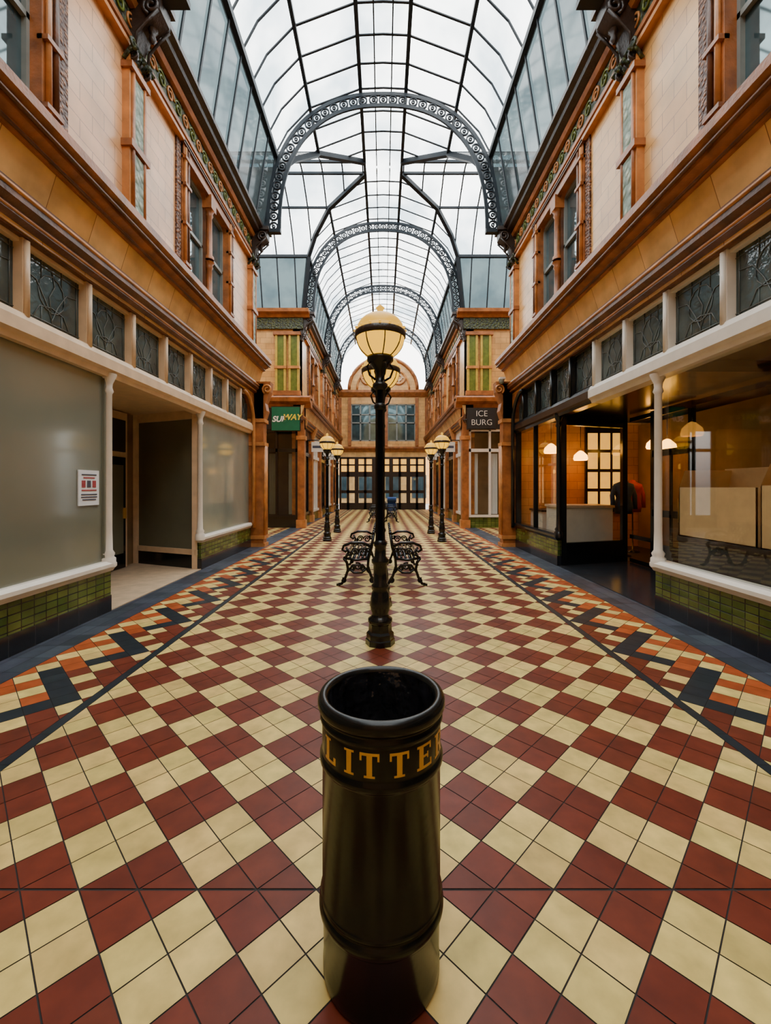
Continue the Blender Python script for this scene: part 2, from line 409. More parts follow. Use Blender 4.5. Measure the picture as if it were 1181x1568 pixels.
# ---------------------------------------------------------------- upper storey
def leafcap(b,d,y,z,w=.2):
    for i in range(5):
        yy=y-w+2*w*i/4
        b.tube([(d+.02,yy,z-.16),(d-.05,yy,z-.05),(d-.13,yy,z+.02),(d-.15,yy,z-.03),(d-.11,yy,z-.05)],.03,'green',5)
    for sgn in(-1,1):
        b.tube([(d-.10,y+sgn*w+p,z+q) for p,q in spiral(0,.03,.07,1.3,0)],.02,'green',5,ref=(1,0,0))
def console(b,d,y):
    pr=[(d+.02,7.05),(d-.06,7.07),(d-.1,7.2),(d-.12,7.42),(d-.2,7.62),(d-.36,7.74),(d-.46,7.84),(d-.48,8.0),(d+.02,8.0)]
    b.ext(pr,y-.13,y+.13,'y','ironb')
    for yy in(y-.15,y+.15):
        b.tube([(d-.36+p,yy,7.86+q) for p,q in spiral(0,0,.12,1.6,-1.2,1,20)],.025,'ironb',5,ref=(0,1,0))
        b.tube([(d-.13+p,yy,7.22+q) for p,q in spiral(0,0,.08,1.5,1.5,-1,16)],.02,'ironb',5,ref=(0,1,0))
        b.tube([(d-.45,yy,7.8),(d-.3,yy,7.66),(d-.17,yy,7.5),(d-.15,yy,7.3)],.02,'ironb',5)
    b.box(d-.52,d,y-.18,y+.18,8.0,8.09,'ironb')
    b.lathe(d-.3,y,[(.01,7.5),(.05,7.55),(.03,7.62),(.07,7.68)],'ironb',8)
def upper(name,s,y0,y1,wins,pils,d,wallm='pink'):
    b=MB(s)
    e=[y0]+[q for w in wins for q in w]+[y1]
    for i in range(0,len(e),2): b.box(d,d+.3,e[i],e[i+1],4.85,7.6,wallm)
    for w in wins:
        b.box(d,d+.3,w[0],w[1],4.85,5.2,wallm); b.box(d,d+.3,w[0],w[1],7.2,7.6,wallm)
    wall=b.obj(name)
    t=MB(s)
    t.box(d-.07,d+.1,y0,y1,7.47,7.86,'green'); t.box(d-.1,d+.1,y0,y1,7.42,7.49,'terra'); t.box(d-.1,d+.1,y0,y1,7.30,7.36,'terral')
    y=y0+.3
    while y<y1-.2:
        t.tube([(d-.08,y+p,7.66+q) for p,q in spiral(0,0,.12,1.4,0,1,14)],.018,'terral',4,ref=(1,0,0))
        t.tube([(d-.08,y+.26+p,7.66+q) for p,q in spiral(0,0,.12,1.4,pi,-1,14)],.018,'pilgreen',4,ref=(1,0,0))
        y+=.52
    t.ext([(d+.3,7.86),(d-.10,7.86),(d-.14,7.93),(d-.28,7.97),(d-.30,8.02),(d-.38,8.06),(d-.38,8.14),(d+.3,8.14)],y0,y1,'y','ironb')
    t.ext([(d+.1,7.84),(d-.14,7.84),(d-.18,7.9),(d+.1,7.9)],y0,y1,'y','terra')
    for p in pils:
        t.box(d-.10,d+.05,p-.19,p+.19,4.85,7.2,'terral')
        t.box(d-.12,d+.05,p-.10,p+.10,5.1,5.95,'mosaic'); t.box(d-.12,d+.05,p-.10,p+.10,6.1,6.95,'mosaic')
        for q in(-.13,.13):
            t.tube([(d-.11,p+q,4.95),(d-.11,p+q,7.0)],.028,'terra',6)
        t.box(d-.15,d,p-.22,p+.22,5.98,6.07,'terra'); t.box(d-.15,d,p-.22,p+.22,4.85,5.0,'terra'); t.box(d-.15,d,p-.22,p+.22,7.0,7.08,'terra')
        leafcap(t,d-.05,p,7.28); console(t,d,p)
    for w in wins:
        a,c=w; m=(a+c)/2
        for q0,q1 in((a-.2,a+.02),(c-.02,c+.2)):
            t.box(d-.05,d+.1,q0,q1,5.2,7.3,'terra')
            t.tube([(d-.07,(q0+q1)/2-.05,5.25),(d-.07,(q0+q1)/2-.05,7.25)],.03,'terral',6); t.tube([(d-.07,(q0+q1)/2+.05,5.25),(d-.07,(q0+q1)/2+.05,7.25)],.03,'terrad',6)
            for z in (5.28,5.95,6.6,7.05): t.box(d-.11,d,q0,q1,z,z+.05,'terra')
        for q0,q1 in((a-.36,a-.21),(c+.21,c+.36)): t.box(d-.03,d+.05,q0,q1,4.95,7.3,'carve')
        t.box(d-.07,d+.15,a-.2,c+.2,7.12,7.32,'terra'); t.box(d-.1,d+.15,a-.24,c+.24,7.28,7.34,'terrad')
        t.ext([(d+.2,5.0),(d-.06,5.0),(d-.12,5.08),(d-.14,5.2),(d+.2,5.2)],a-.24,c+.24,'y','terra')
        t.box(d+.02,d+.2,m-.09,m+.09,5.2,7.15,'terrad')
        for q0,q1 in((a,m-.09),(m+.09,c)):
            rr=.22
            for (yc_,sg) in((q0,1),(q1,-1)):
                pts=[(yc_,7.15),(yc_,7.15-rr)]+[(yc_+sg*(rr-rr*math.cos(k*pi/12)),7.15-rr+rr*math.sin(k*pi/12)) for k in range(1,7)]
                t.ext(pts,d+.0,d+.1,'x','terra')
        for z in (5.2,5.95):
            h=.7 if z<5.5 else .95
            t.lathe(d-.02,m,[(.09,z),(.09,z+.05),(.06,z+.09),(.052,z+h-.14),(.075,z+h-.1),(.06,z+h-.06),(.1,z+h)],'terra',10)
        t.box(d-.11,d+.1,m-.12,m+.12,6.9,7.15,'terra')
    t.obj('trim_upper',wall)
    for i,w in enumerate(wins):
        g=MB(s); a,c=w; m=(a+c)/2
        for q0,q1 in((a,m-.08),(m+.08,c)):
            g.box(d+.12,d+.14,q0,q1,5.2,7.15,'winglass')
            for z0,z1 in((5.2,5.28),(6.12,6.18),(7.05,7.15)): g.box(d+.07,d+.13,q0,q1,z0,z1,'sash')
            for r0,r1 in((q0,q0+.06),(q1-.06,q1)): g.box(d+.07,d+.13,r0,r1,5.2,7.15,'sash')
        g.box(d+.15,d+.3,a,c,5.2,7.2,'inter2')
        g.obj('window_sash',wall)
    return wall
DA,DF=3.4,3.1
for s,nm in((-1,'left'),(1,'right')):
    upper('wall_upper_'+nm,s,Y0,YA,[(-2.9,-1.1),(2.25,4.25),(7.4,9.35)],[.6,5.8,10.98],DA,'pink' if s<0 else 'peach')
    upper('wall_upper_far_'+nm,s,YB,YE,[(17.9,19.8),(23.0,24.9),(27.2,28.6)],[21.4,26.3],DF,'peach')
# ---------------------------------------------------------------- shop fascia
def fascia(name,s,y0,y1,o):
    b=MB(s)
    b.box(3.32+o,3.6+o,y0,y1,3.9,4.85,'fascia')
    b.ext([(3.6+o,3.88),(3.34+o,3.88),(3.33+o,3.93),(3.25+o,3.96),(3.25+o,4.02),(3.19+o,4.06),(3.19+o,4.12),(3.24+o,4.16),(3.27+o,4.25),(3.6+o,4.25)],y0,y1,'y','terrad')
    b.tube([(3.2+o,y0,4.14),(3.2+o,y1,4.14)],.03,'terral',6)
    b.tube([(3.255+o,y0,3.99),(3.255+o,y1,3.99)],.018,'terral',6)
    b.ext([(3.6+o,4.22),(3.3+o,4.22),(3.18+o,4.6),(3.6+o,4.6)],y0,y1,'y','fascia')
    b.ext([(3.6+o,4.58),(3.15+o,4.58),(3.12+o,4.64),(3.04+o,4.67),(3.02+o,4.73),(2.95+o,4.77),(2.95+o,4.86),(3.0+o,4.9),(3.6+o,4.97)],y0,y1,'y','terra')
    b.tube([(3.0+o,y0,4.70),(3.0+o,y1,4.70)],.022,'terrad',6)
    b.tube([(3.13+o,y0,4.61),(3.13+o,y1,4.61)],.018,'terrad',6)
    return b.obj(name)
for s,nm in((-1,'left'),(1,'right')):
    fascia('trim_fascia_'+nm,s,Y0,YA+.1,0); fascia('trim_fascia_far_'+nm,s,YB-.15,YE,-.25)
# ---------------------------------------------------------------- shop fronts near
def leaded(b,d,y0,y1,z0,z1):
    b.box(d,d+.02,y0,y1,z0,z1,'lglass')
    w=y1-y0;h=z1-z0;r=.006
    def P2(u,v): return (d-.004,y0+u*w,z0+v*h)
    for u in(.06,.94): b.tube([P2(u,0),P2(u,1)],r,'lead',4)
    for v in(.1,.9): b.tube([P2(0,v),P2(1,v)],r,'lead',4)
    b.tube([P2(.06,.7),P2(.25,.66),P2(.4,.4),P2(.5,.15),P2(.6,.4),P2(.75,.66),P2(.94,.7)],r,'lead',4)
    b.tube([P2(.5+.22*math.cos(a*pi/6),.55+.28*math.sin(a*pi/6)) for a in range(12)],r,'lead',4,closed=True)
    b.tube([P2(.2,.1),P2(.3,.3),P2(.5,.35),P2(.7,.3),P2(.8,.1)],r,'lead',4)
    b.tube([P2(.5,.1),P2(.46,.5),P2(.55,.7),P2(.5,.9)],r,'lead',4)
    for u in(.33,.67): b.tube([P2(u,0),P2(u,.3)],r*.8,'lead',4); b.tube([P2(u,.7),P2(u,1)],r*.8,'lead',4)
def riser(b,d,y0,y1):
    b.box(d-.03,d+.12,y0,y1,0,.2,'btile'); b.box(d-.02,d+.12,y0,y1,.2,.5,'gtile')
def sill(b,d,y0,y1,m):
    b.ext([(d+.12,.5),(d-.03,.5),(d-.05,.53),(d-.08,.56),(d-.08,.6),(d-.03,.63),(d+.12,.63)],y0,y1,'y',m)
def colonette(b,d,y,m,z1=2.95,r=.05):
    b.lathe(d,y,[(r*1.7,.55),(r*1.7,.66),(r*1.25,.68),(r*1.5,.72),(r,.76),(r*.9,1.0),(r*.85,z1-.25),(r*1.2,z1-.22),(r*.9,z1-.17),(r,z1-.12),(r*1.8,z1-.03),(r*1.9,z1)],m,14)
def pane(b,x0,y0,x1,y1,z0,z1,mat):
    b.add([(x0,y0,z0),(x1,y1,z0),(x1,y1,z1),(x0,y0,z1)],[(0,1,2,3)],mat)
def obox(b,x0,y0,x1,y1,z0,z1,th,mat):
    dx,dy=x1-x0,y1-y0; l=math.hypot(dx,dy); nx,ny=-dy/l*th/2,dx/l*th/2
    b.ext([(x0+nx,y0+ny),(x1+nx,y1+ny),(x1-nx,y1-ny),(x0-nx,y0-ny)],z0,z1,'z',mat)
D=3.42; YC1=5.36
for s,nm in((-1,'left'),(1,'right')):
    R=(s>0); ry=8.4 if R else 8.05; fm='blackp' if R else 'cream'; f1='white' if R else 'cream'
    b=MB(s); riser(b,D,Y0,YC1+.02); riser(b,D,ry,11.05); w=b.obj('wall_shop_'+nm)
    one('wall_porch_return_'+nm,s,(D+.13,5.0,YC1-.13,YC1+.02,0,.5,'gtile'))
    t=MB(s)
    sill(t,D,Y0,YC1+.05,'white'); sill(t,D,ry,11.05,'white' if not R else 'blackp')
    ysp=6.99 if R else 11.05
    for y0,y1,m in ((Y0,ysp,f1),(ysp,11.05,fm)):
        if y1-y0>.01:
            t.ext([(D+.12,2.9),(D-.04,2.9),(D-.06,2.95),(D-.1,2.98),(D-.1,3.10),(D-.06,3.17),(D+.12,3.17)],y0,y1,'y',m)
            t.box(D-.02,D+.12,y0,y1,3.84,3.9,m)
    y=4.93+ (0.2 if R else 0)
    ms=[y+.87*i for i in range(-10,8) if Y0<y+.87*i<10.95]
    for q in ms:
        m=fm if q>6.9 and R else f1
        t.box(D-.05,D+.08,q-.035,q+.035,3.12,3.88,m); t.tube([(D-.06,q,3.15),(D-.06,q,3.86)],.028,m,6)
    colonette(t,D,YC1,'white'); colonette(t,D,ry,'white' if not R else 'blackp')
    for yy in (1.9,-1.5): t.box(D-.03,D+.06,yy-.04,yy+.04,.6,2.95,f1)
    t.obj('trim_shop_'+nm,w)
    g=MB(s); e=[Y0]+ms+[11.0]
    for a,c in zip(e[:-1],e[1:]): leaded(g,D+.04,a+.03,c-.03,3.17,3.85)
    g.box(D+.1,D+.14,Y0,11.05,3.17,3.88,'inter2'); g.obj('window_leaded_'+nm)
    p=MB(s)
    R0=.75; pts=[(11.1,3.9),(11.1-R0,3.9)]+[(11.1-R0+R0*math.sin(a*pi/16),3.9-R0-.0+R0*math.cos(a*pi/16)) for a in range(9)]
    p.ext(pts,D-.1,D+.15,'x','terra'); 
    arc=[(D-.11,11.02-R0+R0*math.sin(a*pi/16),3.84-R0+R0*math.cos(a*pi/16)) for a in range(9)]
    p.tube(arc+[(D-.11,11.02,2.3),(D-.11,11.02,.5)],.045,'terral' if not R else 'blackp',6)
    p.box(3.08,3.5,11.08,11.38,0,4.2,'terra')
    for z in(.0,.2,2.6,3.2): p.box(3.04,3.52,11.05,11.42,z,z+.09,'terral')
    for q in(-.09,.0,.09): p.tube([(3.06,11.23+q,.3),(3.06,11.23+q,2.6)],.03,'terral',6)
    p.ext([(3.5,3.3),(3.06,3.3),(3.0,3.5),(3.04,3.7),(2.92,4.0),(2.9,4.25),(3.5,4.25)],11.08,11.38,'y','terra')
    p.tube([(2.98+a,11.06,4.05+c) for a,c in spiral(0,0,.13,1.5,-1,1,16)],.025,'terral',5,ref=(0,1,0))
    p.box(3.5,8.2,11.2,11.45,0,4.9,'peach'); p.box(3.4,8.2,11.2,11.45,4.85,8.1,'peach')
    p.obj('wall_corner_'+nm)
one('window_1',-1,(D+.03,D+.06,Y0,YC1-.05,.6,2.92,'frost'),(D+.03,D+.06,8.1,11.05,.6,2.92,'frost2'),(D,5.0,YC1-.07,YC1-.01,.5,2.92,'frost'))
b=MB(-1)
b.box(D-.02,5.1,YC1,8.05,.0,.012,'stonef'); b.add([(D,8.05,.012),(5.1,8.05,.012),(5.1,8.8,.012)],[(0,1,2)],'stonef'); b.obj('floor_porch_left')
one('ceiling_porch_left',-1,(D,5.2,YC1,8.9,2.98,3.1,'cream'))
one('wall_porch_back_left',-1,(5.02,5.15,YC1,9.0,0,3.1,'inter'))
b=MB(-1)
obox(b,D+.06,8.08,5.0,8.72,.35,2.92,.04,'dgray'); obox(b,D+.06,8.08,5.0,8.72,.0,.27,.07,'blackp')
obox(b,D+.04,8.07,5.0,8.71,.27,.37,.1,'cream'); obox(b,D+.04,8.07,5.0,8.71,2.82,2.98,.1,'cream')
for q in(.04,.96): 
    x,y=D+.04+q*1.56,8.07+q*.63; b.box(x-.05,x+.05,y-.05,y+.05,0,2.98,'cream')
b.obj('window_2')
one('door_1',-1,(4.93,5.01,7.35,8.3,0,2.95,'cream'),(4.9,4.97,7.45,8.2,0.02,2.1,'blackp'),(4.88,4.93,7.55,8.1,.3,1.95,'dgray'),(4.9,4.95,7.45,8.2,2.2,2.8,'inter2'),(4.84,4.9,8.08,8.13,.95,1.15,'gold'))
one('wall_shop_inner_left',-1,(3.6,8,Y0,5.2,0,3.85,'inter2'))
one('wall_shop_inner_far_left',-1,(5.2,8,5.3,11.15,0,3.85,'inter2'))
po=MB(-1); yo=.13
po.box(D+.015,D+.028,4.73+yo,5.08+yo,1.33,1.74,'paper')
for i,(z,a,c,m) in enumerate([(1.68,4.78,5.03,'ink'),(1.645,4.81,5.0,'inkr'),(1.45,4.77,5.04,'ink'),(1.42,4.77,5.04,'ink'),(1.39,4.79,5.02,'ink'),(1.5,4.78,5.03,'inkr')]): po.box(D+.011,D+.016,a+yo,c+yo,z,z+.014,m)
for y,m in((4.81,'inkr'),(4.90,'ink'),(4.99,'inkr')): po.box(D+.011,D+.016,y-.03+yo,y+.03+yo,1.54,1.62,m)
po.obj('poster')
# right shop interior
one('floor_shop_right',1,(3.55,8,Y0,11.18,-.02,.002,'dfloor'))
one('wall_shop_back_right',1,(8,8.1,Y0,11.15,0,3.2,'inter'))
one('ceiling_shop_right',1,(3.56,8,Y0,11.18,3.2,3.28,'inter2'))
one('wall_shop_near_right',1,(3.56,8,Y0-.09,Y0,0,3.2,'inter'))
one('wall_partition_right',1,(6.6,6.7,5.6,11.15,0,3.12,'inter'))
g=MB(1)
pane(g,D+.04,Y0,D+.04,YC1-.03,.6,2.92,'glass'); pane(g,D+.04,8.4,D+.04,11.05,.6,2.92,'glass')
g.box(D-.02,D+.08,9.73,9.77,.6,2.92,'blackp'); g.box(D-.03,D+.1,10.98,11.05,.63,2.9,'blackp')
g.obj('window_3')
g=MB(1); pane(g,D+.14,YC1-.03,5.0,YC1-.03,.5,2.95,'glass'); g.obj('window_4')
g=MB(1); pane(g,D+.14,8.45,4.9,8.87,.45,2.75,'glass')
obox(g,D+.13,8.44,4.9,8.87,.0,.45,.08,'blackp'); obox(g,D+.13,8.44,4.9,8.87,2.75,3.0,.1,'blackp')
for q in(.06,.96):
    x,y=D+q*1.6,8.4+q*.5; g.box(x-.05,x+.05,y-.05,y+.05,0,3.0,'blackp')
g.obj('window_5')
b=MB(1)
b.box(D-.02,5.1,YC1+.02,8.95,.0,.012,'slate'); b.obj('floor_porch_right')
one('ceiling_porch_right',1,(D+.13,5.2,YC1,8.95,2.98,3.12,'blackp'))
b=MB(1)
b.box(5.02,5.08,8.0,8.1,0,2.96,'blackp'); b.box(5.02,5.08,7.0,7.1,0,2.96,'blackp')
for z in(.02,1.0,2.1,2.84): b.box(5.02,5.06,7.05,8.05,z,z+.12,'blackp')
b.box(5.02,5.05,7.05,8.05,.05,.5,'blackp'); b.box(5.02,5.04,7.5,7.56,.3,2.2,'blackp')
pane(b,5.03,7.05,5.03,8.05,.4,2.95,'glass'); b.tube([(4.94,7.2,.95),(4.94,7.2,1.35)],.015,'gold',6); 
for z in(.95,1.35): b.tube([(4.94,7.2,z),(5.03,7.2,z)],.01,'gold',5)
b.obj('door_2')
b=MB(1)
for z in(.02,.5,2.86): b.box(5.02,5.05,8.11,8.78,z,z+.08,'blackp')
b.obj('window_6')
b=MB(1)
for z in(.02,.5,2.86): b.box(5.02,5.05,5.5,6.98,z,z+.08,'blackp')
pane(b,5.03,5.5,5.03,6.98,.1,2.95,'glass'); b.obj('window_7')
b=MB(1)
b.box(5.2,6.2,11.08,11.14,.9,3.1,'blackp')
for i in range(3):
    for j in range(4): b.box(5.26+i*.32,5.5+i*.32,11.05,11.08,1.0+j*.5,1.42+j*.5,'amber')
b.obj('window_8')
one('display_counter',1,(3.75,4.9,9.2,9.9,.003,1.1,'white'),(3.72,4.93,9.17,9.93,1.1,1.15,'cream'))
one('display_counter',1,(3.75,4.5,10.15,10.95,.003,.95,'white'),(3.72,4.53,10.12,10.98,.95,1.0,'wood'))
for x,y,m in((5.35,9.6,'blue'),(5.9,10.2,'inkr')):
    b=MB(1); b.lathe(x,y,[(.16,.003),(.16,.03),(.015,.05),(.015,1.0)],'blackp',12)
    b.lathe(x,y,[(.01,.98),(.17,.95),(.19,1.1),(.15,1.3),(.21,1.5),(.2,1.6),(.07,1.66),(.05,1.7),(.01,1.71)],m,16)
    for sg in(-1,1): b.tube([(x+sg*.18,y,1.56),(x+sg*.25,y,1.35),(x+sg*.24,y-.03,1.05)],.05,m,8)
    b.obj('coat_display_stand')
def pendant(x,y,z):
    b=MB(1); b.tube([(x,y,z+.12),(x,y,3.19)],.008,'blackp',5)
    b.lathe(x,y,[(.02,z+.14),(.06,z+.12),(.15,z+.03),(.17,z-.06),(.15,z-.1)],'shade',16); b.sph((x,y,z-.03),.07,'shade'); b.obj('pendant_lamp')
for p in((4.05,10.4,2.45),(4.9,10.7,2.3),(5.6,8.5,2.35),(5.2,3.4,2.5),(6.1,9.7,2.5)): pendant(*p)  # the last pendant is an extra, added to brighten the interior
def cbox(x,y,w,l,z0,h,rot=0):
    b=MB(1); t=.012
    b.box(-w/2,w/2,-l/2,l/2,0,t,'card')
    b.box(-w/2,-w/2+t,-l/2,l/2,0,h,'card'); b.box(w/2-t,w/2,-l/2,l/2,0,h,'card'); b.box(-w/2,w/2,-l/2,-l/2+t,0,h,'card'); b.box(-w/2,w/2,l/2-t,l/2,0,h,'card')
    b.add([(-w/2,l/2,h),(w/2,l/2,h),(w/2,l/2-.1,h+.2),(-w/2,l/2-.1,h+.2)],[(0,1,2,3)],'card')
    b.add([(w/2,-l/2,h),(w/2,l/2,h),(w/2-.05,l/2,h+.22),(w/2-.05,-l/2,h+.22)],[(0,1,2,3)],'card')
    o=b.obj('cardboard_box'); o.location=(x,y,z0); o.rotation_euler[2]=rot
one('display_plinth',1,(3.56,4.6,1.0,5.2,.003,.9,'inter2'),(3.55,4.62,.98,5.21,.9,.96,'wood'))
cbox(3.87,4.66,.6,1.08,.96,.58,0); cbox(3.87,3.45,.6,1.25,.96,.60,0); cbox(3.9,2.15,.6,1.25,.96,.5,0)
# ---------------------------------------------------------------- far corner faces at YB
for s,nm in((-1,'left'),(1,'right')):
    R=s>0; b=MB(s)
    b.box(DF,8.2,YB,YB+.3,4.85,7.5,'peach'); b.box(5.6,8.2,YB,YB+.3,0,4.9,'peach')
    b.box(8.1,8.2,YA,YB+.3,0,8.2,'peach')
    b.obj('wall_transept_'+nm)
    b=MB(s); b.ext([(y+YC,z) for y,z in prof(AT,3.6,30,e=MM)],8.0,8.1,'x','peach'); b.obj('wall_gable_'+nm)
    t=MB(s)
    for x0 in (3.16,3.66):
        t.box(x0,x0+.34,YB-.1,YB,5.0,7.3,'pilgreen'); t.box(x0-.03,x0+.05,YB-.14,YB-.02,5.05,7.2,'pilyel'); t.box(x0+.29,x0+.37,YB-.14,YB-.02,5.05,7.2,'pilyel')
        t.box(x0-.05,x0+.4,YB-.17,YB,5.95,6.05,'terral')
    t.box(3.08,4.1,YB-.18,YB,4.95,5.12,'terra'); t.box(3.08,4.1,YB-.18,YB,7.2,7.32,'terra')
    t.box(3.0,8.2,YB-.1,YB+.3,7.45,7.86,'green'); t.ext([(YB+.2,7.86),(YB-.14,7.86),(YB-.2,7.95),(YB-.34,8.0),(YB-.36,8.12),(YB+.2,8.12)],2.75,8.2,'x','terra')
    t.ext([(YB+.2,4.5),(YB-.1,4.5),(YB-.16,4.62),(YB-.3,4.7),(YB-.34,4.84),(YB-.3,4.9),(YB+.2,4.97)],2.7,8.2,'x','terra')
    t.box(2.95,8.2,YB-.06,YB+.2,3.7,4.55,'signk')
    t.box(2.95,3.2,YB-.1,YB+.2,0,4.5,'terra'); t.box(2.9,3.25,YB-.14,YB+.2,3.3,3.45,'terral'); t.box(2.9,3.25,YB-.14,YB+.2,0,.3,'terral')
    t.box(3.2,5.6,YB-.02,YB+.2,0,.4,'gtile' if R else 'blackp'); t.box(3.2,5.6,YB-.06,YB+.2,.4,.48,'white' if R else 'blackp')
    fm='white' if R else 'blackp'
    for x in(3.25,4.0,4.75,5.5): t.box(x-.04,x+.04,YB-.04,YB+.06,.4,3.7,fm)
    t.box(3.2,5.6,YB-.04,YB+.06,2.85,2.97,fm); t.box(3.2,5.6,YB-.04,YB+.06,3.62,3.74,fm)
    console(t,DF,YB+.1)
    t.obj('trim_transept_'+nm)
    g=MB(s); g.add([(3.2,YB,.4),(5.6,YB,.4),(5.6,YB,3.7),(3.2,YB,3.7)],[(0,1,2,3)],'glass')
    g.obj('window_transept_'+nm)
    one('wall_transept_inner_'+nm,s,(3.2,5.6,YB+1.6,YB+1.7,0,3.8,'inter' if R else 'inter2')); one('ceiling_transept_'+nm,s,(3.2,5.6,YB+.2,YB+1.6,3.75,3.8,'inter2'))
    c=MB(s)
    for x0,x1 in((3.3,3.6),(4.1,4.35)):
        n=24; pts=[(x0+(x1-x0)*k/n,YB+.25+.03*math.sin(k*1.5)) for k in range(n+1)]
        c.add([(x,y,z) for z in(.5,2.8) for x,y in pts],[(k,k+1,n+2+k,n+1+k) for k in range(n)],'paper' if R else 'frost2' if x0<3.5 else 'dgray',True)
    c.obj('curtain')
for s,nm in((-1,'left'),(1,'right')):
    d=3.2; b=MB(s)
    ps=[16.45,18.9,21.4,23.9,26.5,28.8]
    for p in ps:
        b.box(d-.12,d+.25,p-.15,p+.15,0,3.9,'terra'); b.box(d-.16,d+.25,p-.19,p+.19,0,.3,'terral'); b.box(d-.16,d+.25,p-.19,p+.19,3.4,3.55,'terral')
        b.ext([(d+.2,3.5),(d-.14,3.5),(d-.22,3.8),(d-.3,4.0),(d-.3,4.1),(d+.2,4.1)],p-.12,p+.12,'y','terral')
    for i,(a,c) in enumerate(zip(ps[:-1],ps[1:])):
        fm=['blackp','white'][(i+(s>0))%2]
        b.box(d,d+.2,a,c,0,.4,'gtile'); b.box(d-.04,d+.2,a,c,.4,.5,fm); b.box(d-.04,d+.1,a,c,2.8,2.95,fm); b.box(d-.04,d+.1,a,c,3.5,3.9,fm)
        for k in range(1,4):
            y=a+(c-a)*k/4; b.box(d-.03,d+.06,y-.03,y+.03,.4,3.6,fm)
    w=b.obj('wall_shop_far_'+nm)
    one('wall_shop_far_back_'+nm,s,(d+1.6,d+1.7,16.6,YE,0,3.9,'inter')); one('ceiling_shop_far_'+nm,s,(d+.3,d+1.6,16.6,YE,3.86,3.9,'inter2')); one('floor_shop_far_'+nm,s,(d+.3,d+1.6,16.6,YE,-.01,.01,'dfloor'))
    g=MB(s); pane(g,d+.03,16.5,d+.03,YE,.45,3.8,'glass'); g.obj('window_far_'+nm)
    for y in(18,20.4,23,25.4,27.6):
        q=MB(s); q.tube([(d+.8,y,2.6),(d+.8,y,3.86)],.01,'blackp',4); q.sph((d+.8,y,2.5),.13,'shade'); q.obj('pendant_lamp')
def text(body,size,loc,mat,parent,rz=0,ext=.004,off=0,shear=0):
    cu=bpy.data.curves.new('lettering','FONT'); cu.body=body; cu.size=size; cu.extrude=ext; cu.offset=off; cu.align_x='CENTER'; cu.align_y='CENTER'; cu.shear=shear
    cu.materials.append(M[mat]); o=bpy.data.objects.new('lettering',cu); bpy.context.scene.collection.objects.link(o)
    o.location=loc; o.rotation_euler=(pi/2,0,rz); o.parent=parent; return o
e=empty('shop_sign'); b=MB(); b.box(-4.07,-3.05,15.72,15.78,3.6,4.45,'signg'); b.box(-4.1,-3.02,15.75,15.79,3.57,4.48,'blackp'); b.tube([(-3.2,15.77,4.0),(-3.0,15.77,4.0),(-3.0,16.08,4.0)],.02,'blackp'); b.obj('board',e)
text('SUB',.29,(-3.80,15.70,4.0),'white',e,off=.008,shear=.25); text('WAY',.29,(-3.33,15.70,4.07),'yel',e,off=.008,shear=.25)
e=empty('shop_sign'); b=MB(); b.box(3.08,4.1,15.72,15.78,3.66,4.40,'signk'); b.box(3.05,4.13,15.75,15.79,3.63,4.43,'wood'); b.tube([(3.2,15.77,4.0),(3.0,15.77,4.0),(3.0,16.08,4.0)],.02,'blackp'); b.obj('board',e)
text('ICE',.3,(3.59,15.70,4.2),'white',e,off=-.004); text('BURG',.3,(3.59,15.70,3.88),'white',e,off=-.004)
for s in(-1,1):
    for y,w in((17.4,.6),(20.0,.5),(22.5,.5)):
        e=empty('hanging_sign'); b=MB(s); b.box(2.3,2.3+w,y,y+.05,2.95,3.35,'white'); b.tube([(2.3,y+.02,3.42),(3.1,y+.02,3.42)],.02,'blackp'); b.box(2.4,2.42,y,y+.04,3.35,3.42,'blackp'); b.box(2.35,2.25+w,y-.006,y,3.1,3.2,'ink'); b.obj('board',e)
# ---------------------------------------------------------------- end wall
b=MB()
W=3.15
b.box(-W,W,YE,YE+.3,3.55,4.6,'peach')
for x0,x1 in((-W,-2.15),(-.3,.3),(2.15,W)): b.box(x0,x1,YE,YE+.3,4.6,7.1,'peach')
b.box(-W,W,YE,YE+.3,7.1,8.1,'peach')
def arcpoly(r,n=24): return [(r*math.cos(pi*i/n),8.1+r*.92*math.sin(pi*i/n)) for i in range(n+1)]
b.ext(arcpoly(2.3),YE,YE+.25,'y','peach')
wall=b.obj('wall_end')
t=MB()
t.ext([(YE+.1,3.9),(YE-.15,3.9),(YE-.2,4.0),(YE-.3,4.1),(YE-.3,4.2),(YE+.1,4.25)],-W,W,'x','terra'); t.box(-W,W,YE-.06,YE,3.55,3.9,'fascia')
t.ext([(YE+.1,7.6),(YE-.1,7.6),(YE-.25,7.85),(YE-.25,8.0),(YE+.1,8.05)],-W,W,'x','terra')
t.tube([(x,YE-.03,z) for x,z in arcpoly(2.3)],.12,'terra',6); t.tube([(x,YE-.03,z) for x,z in arcpoly(1.75)],.07,'terral',6)
t.box(-.45,.45,YE-.06,YE,8.2,9.6,'pilyel')
for sg in(-1,1):
    t.ring((sg*1.05,YE-.05,8.85),.42,.07,'terral','y',20,6); t.ring((sg*1.05,YE-.05,8.85),.2,.04,'cream','y',16,6)
    for a in range(4): t.tube([(sg*1.05+.2*math.cos(a*pi/2),YE-.05,8.85+.2*math.sin(a*pi/2)),(sg*1.05+.42*math.cos(a*pi/2),YE-.05,8.85+.42*math.sin(a*pi/2))],.03,'cream',5)
t.ring((0,YE-.08,9.1),.35,.06,'terral','y',20,6)
for x in(-2.9,-2.25,-.2,.2,2.25,2.9): t.box(x-.1,x+.1,YE-.1,YE,4.3,7.5,'terra')
t.obj('trim_end',wall)
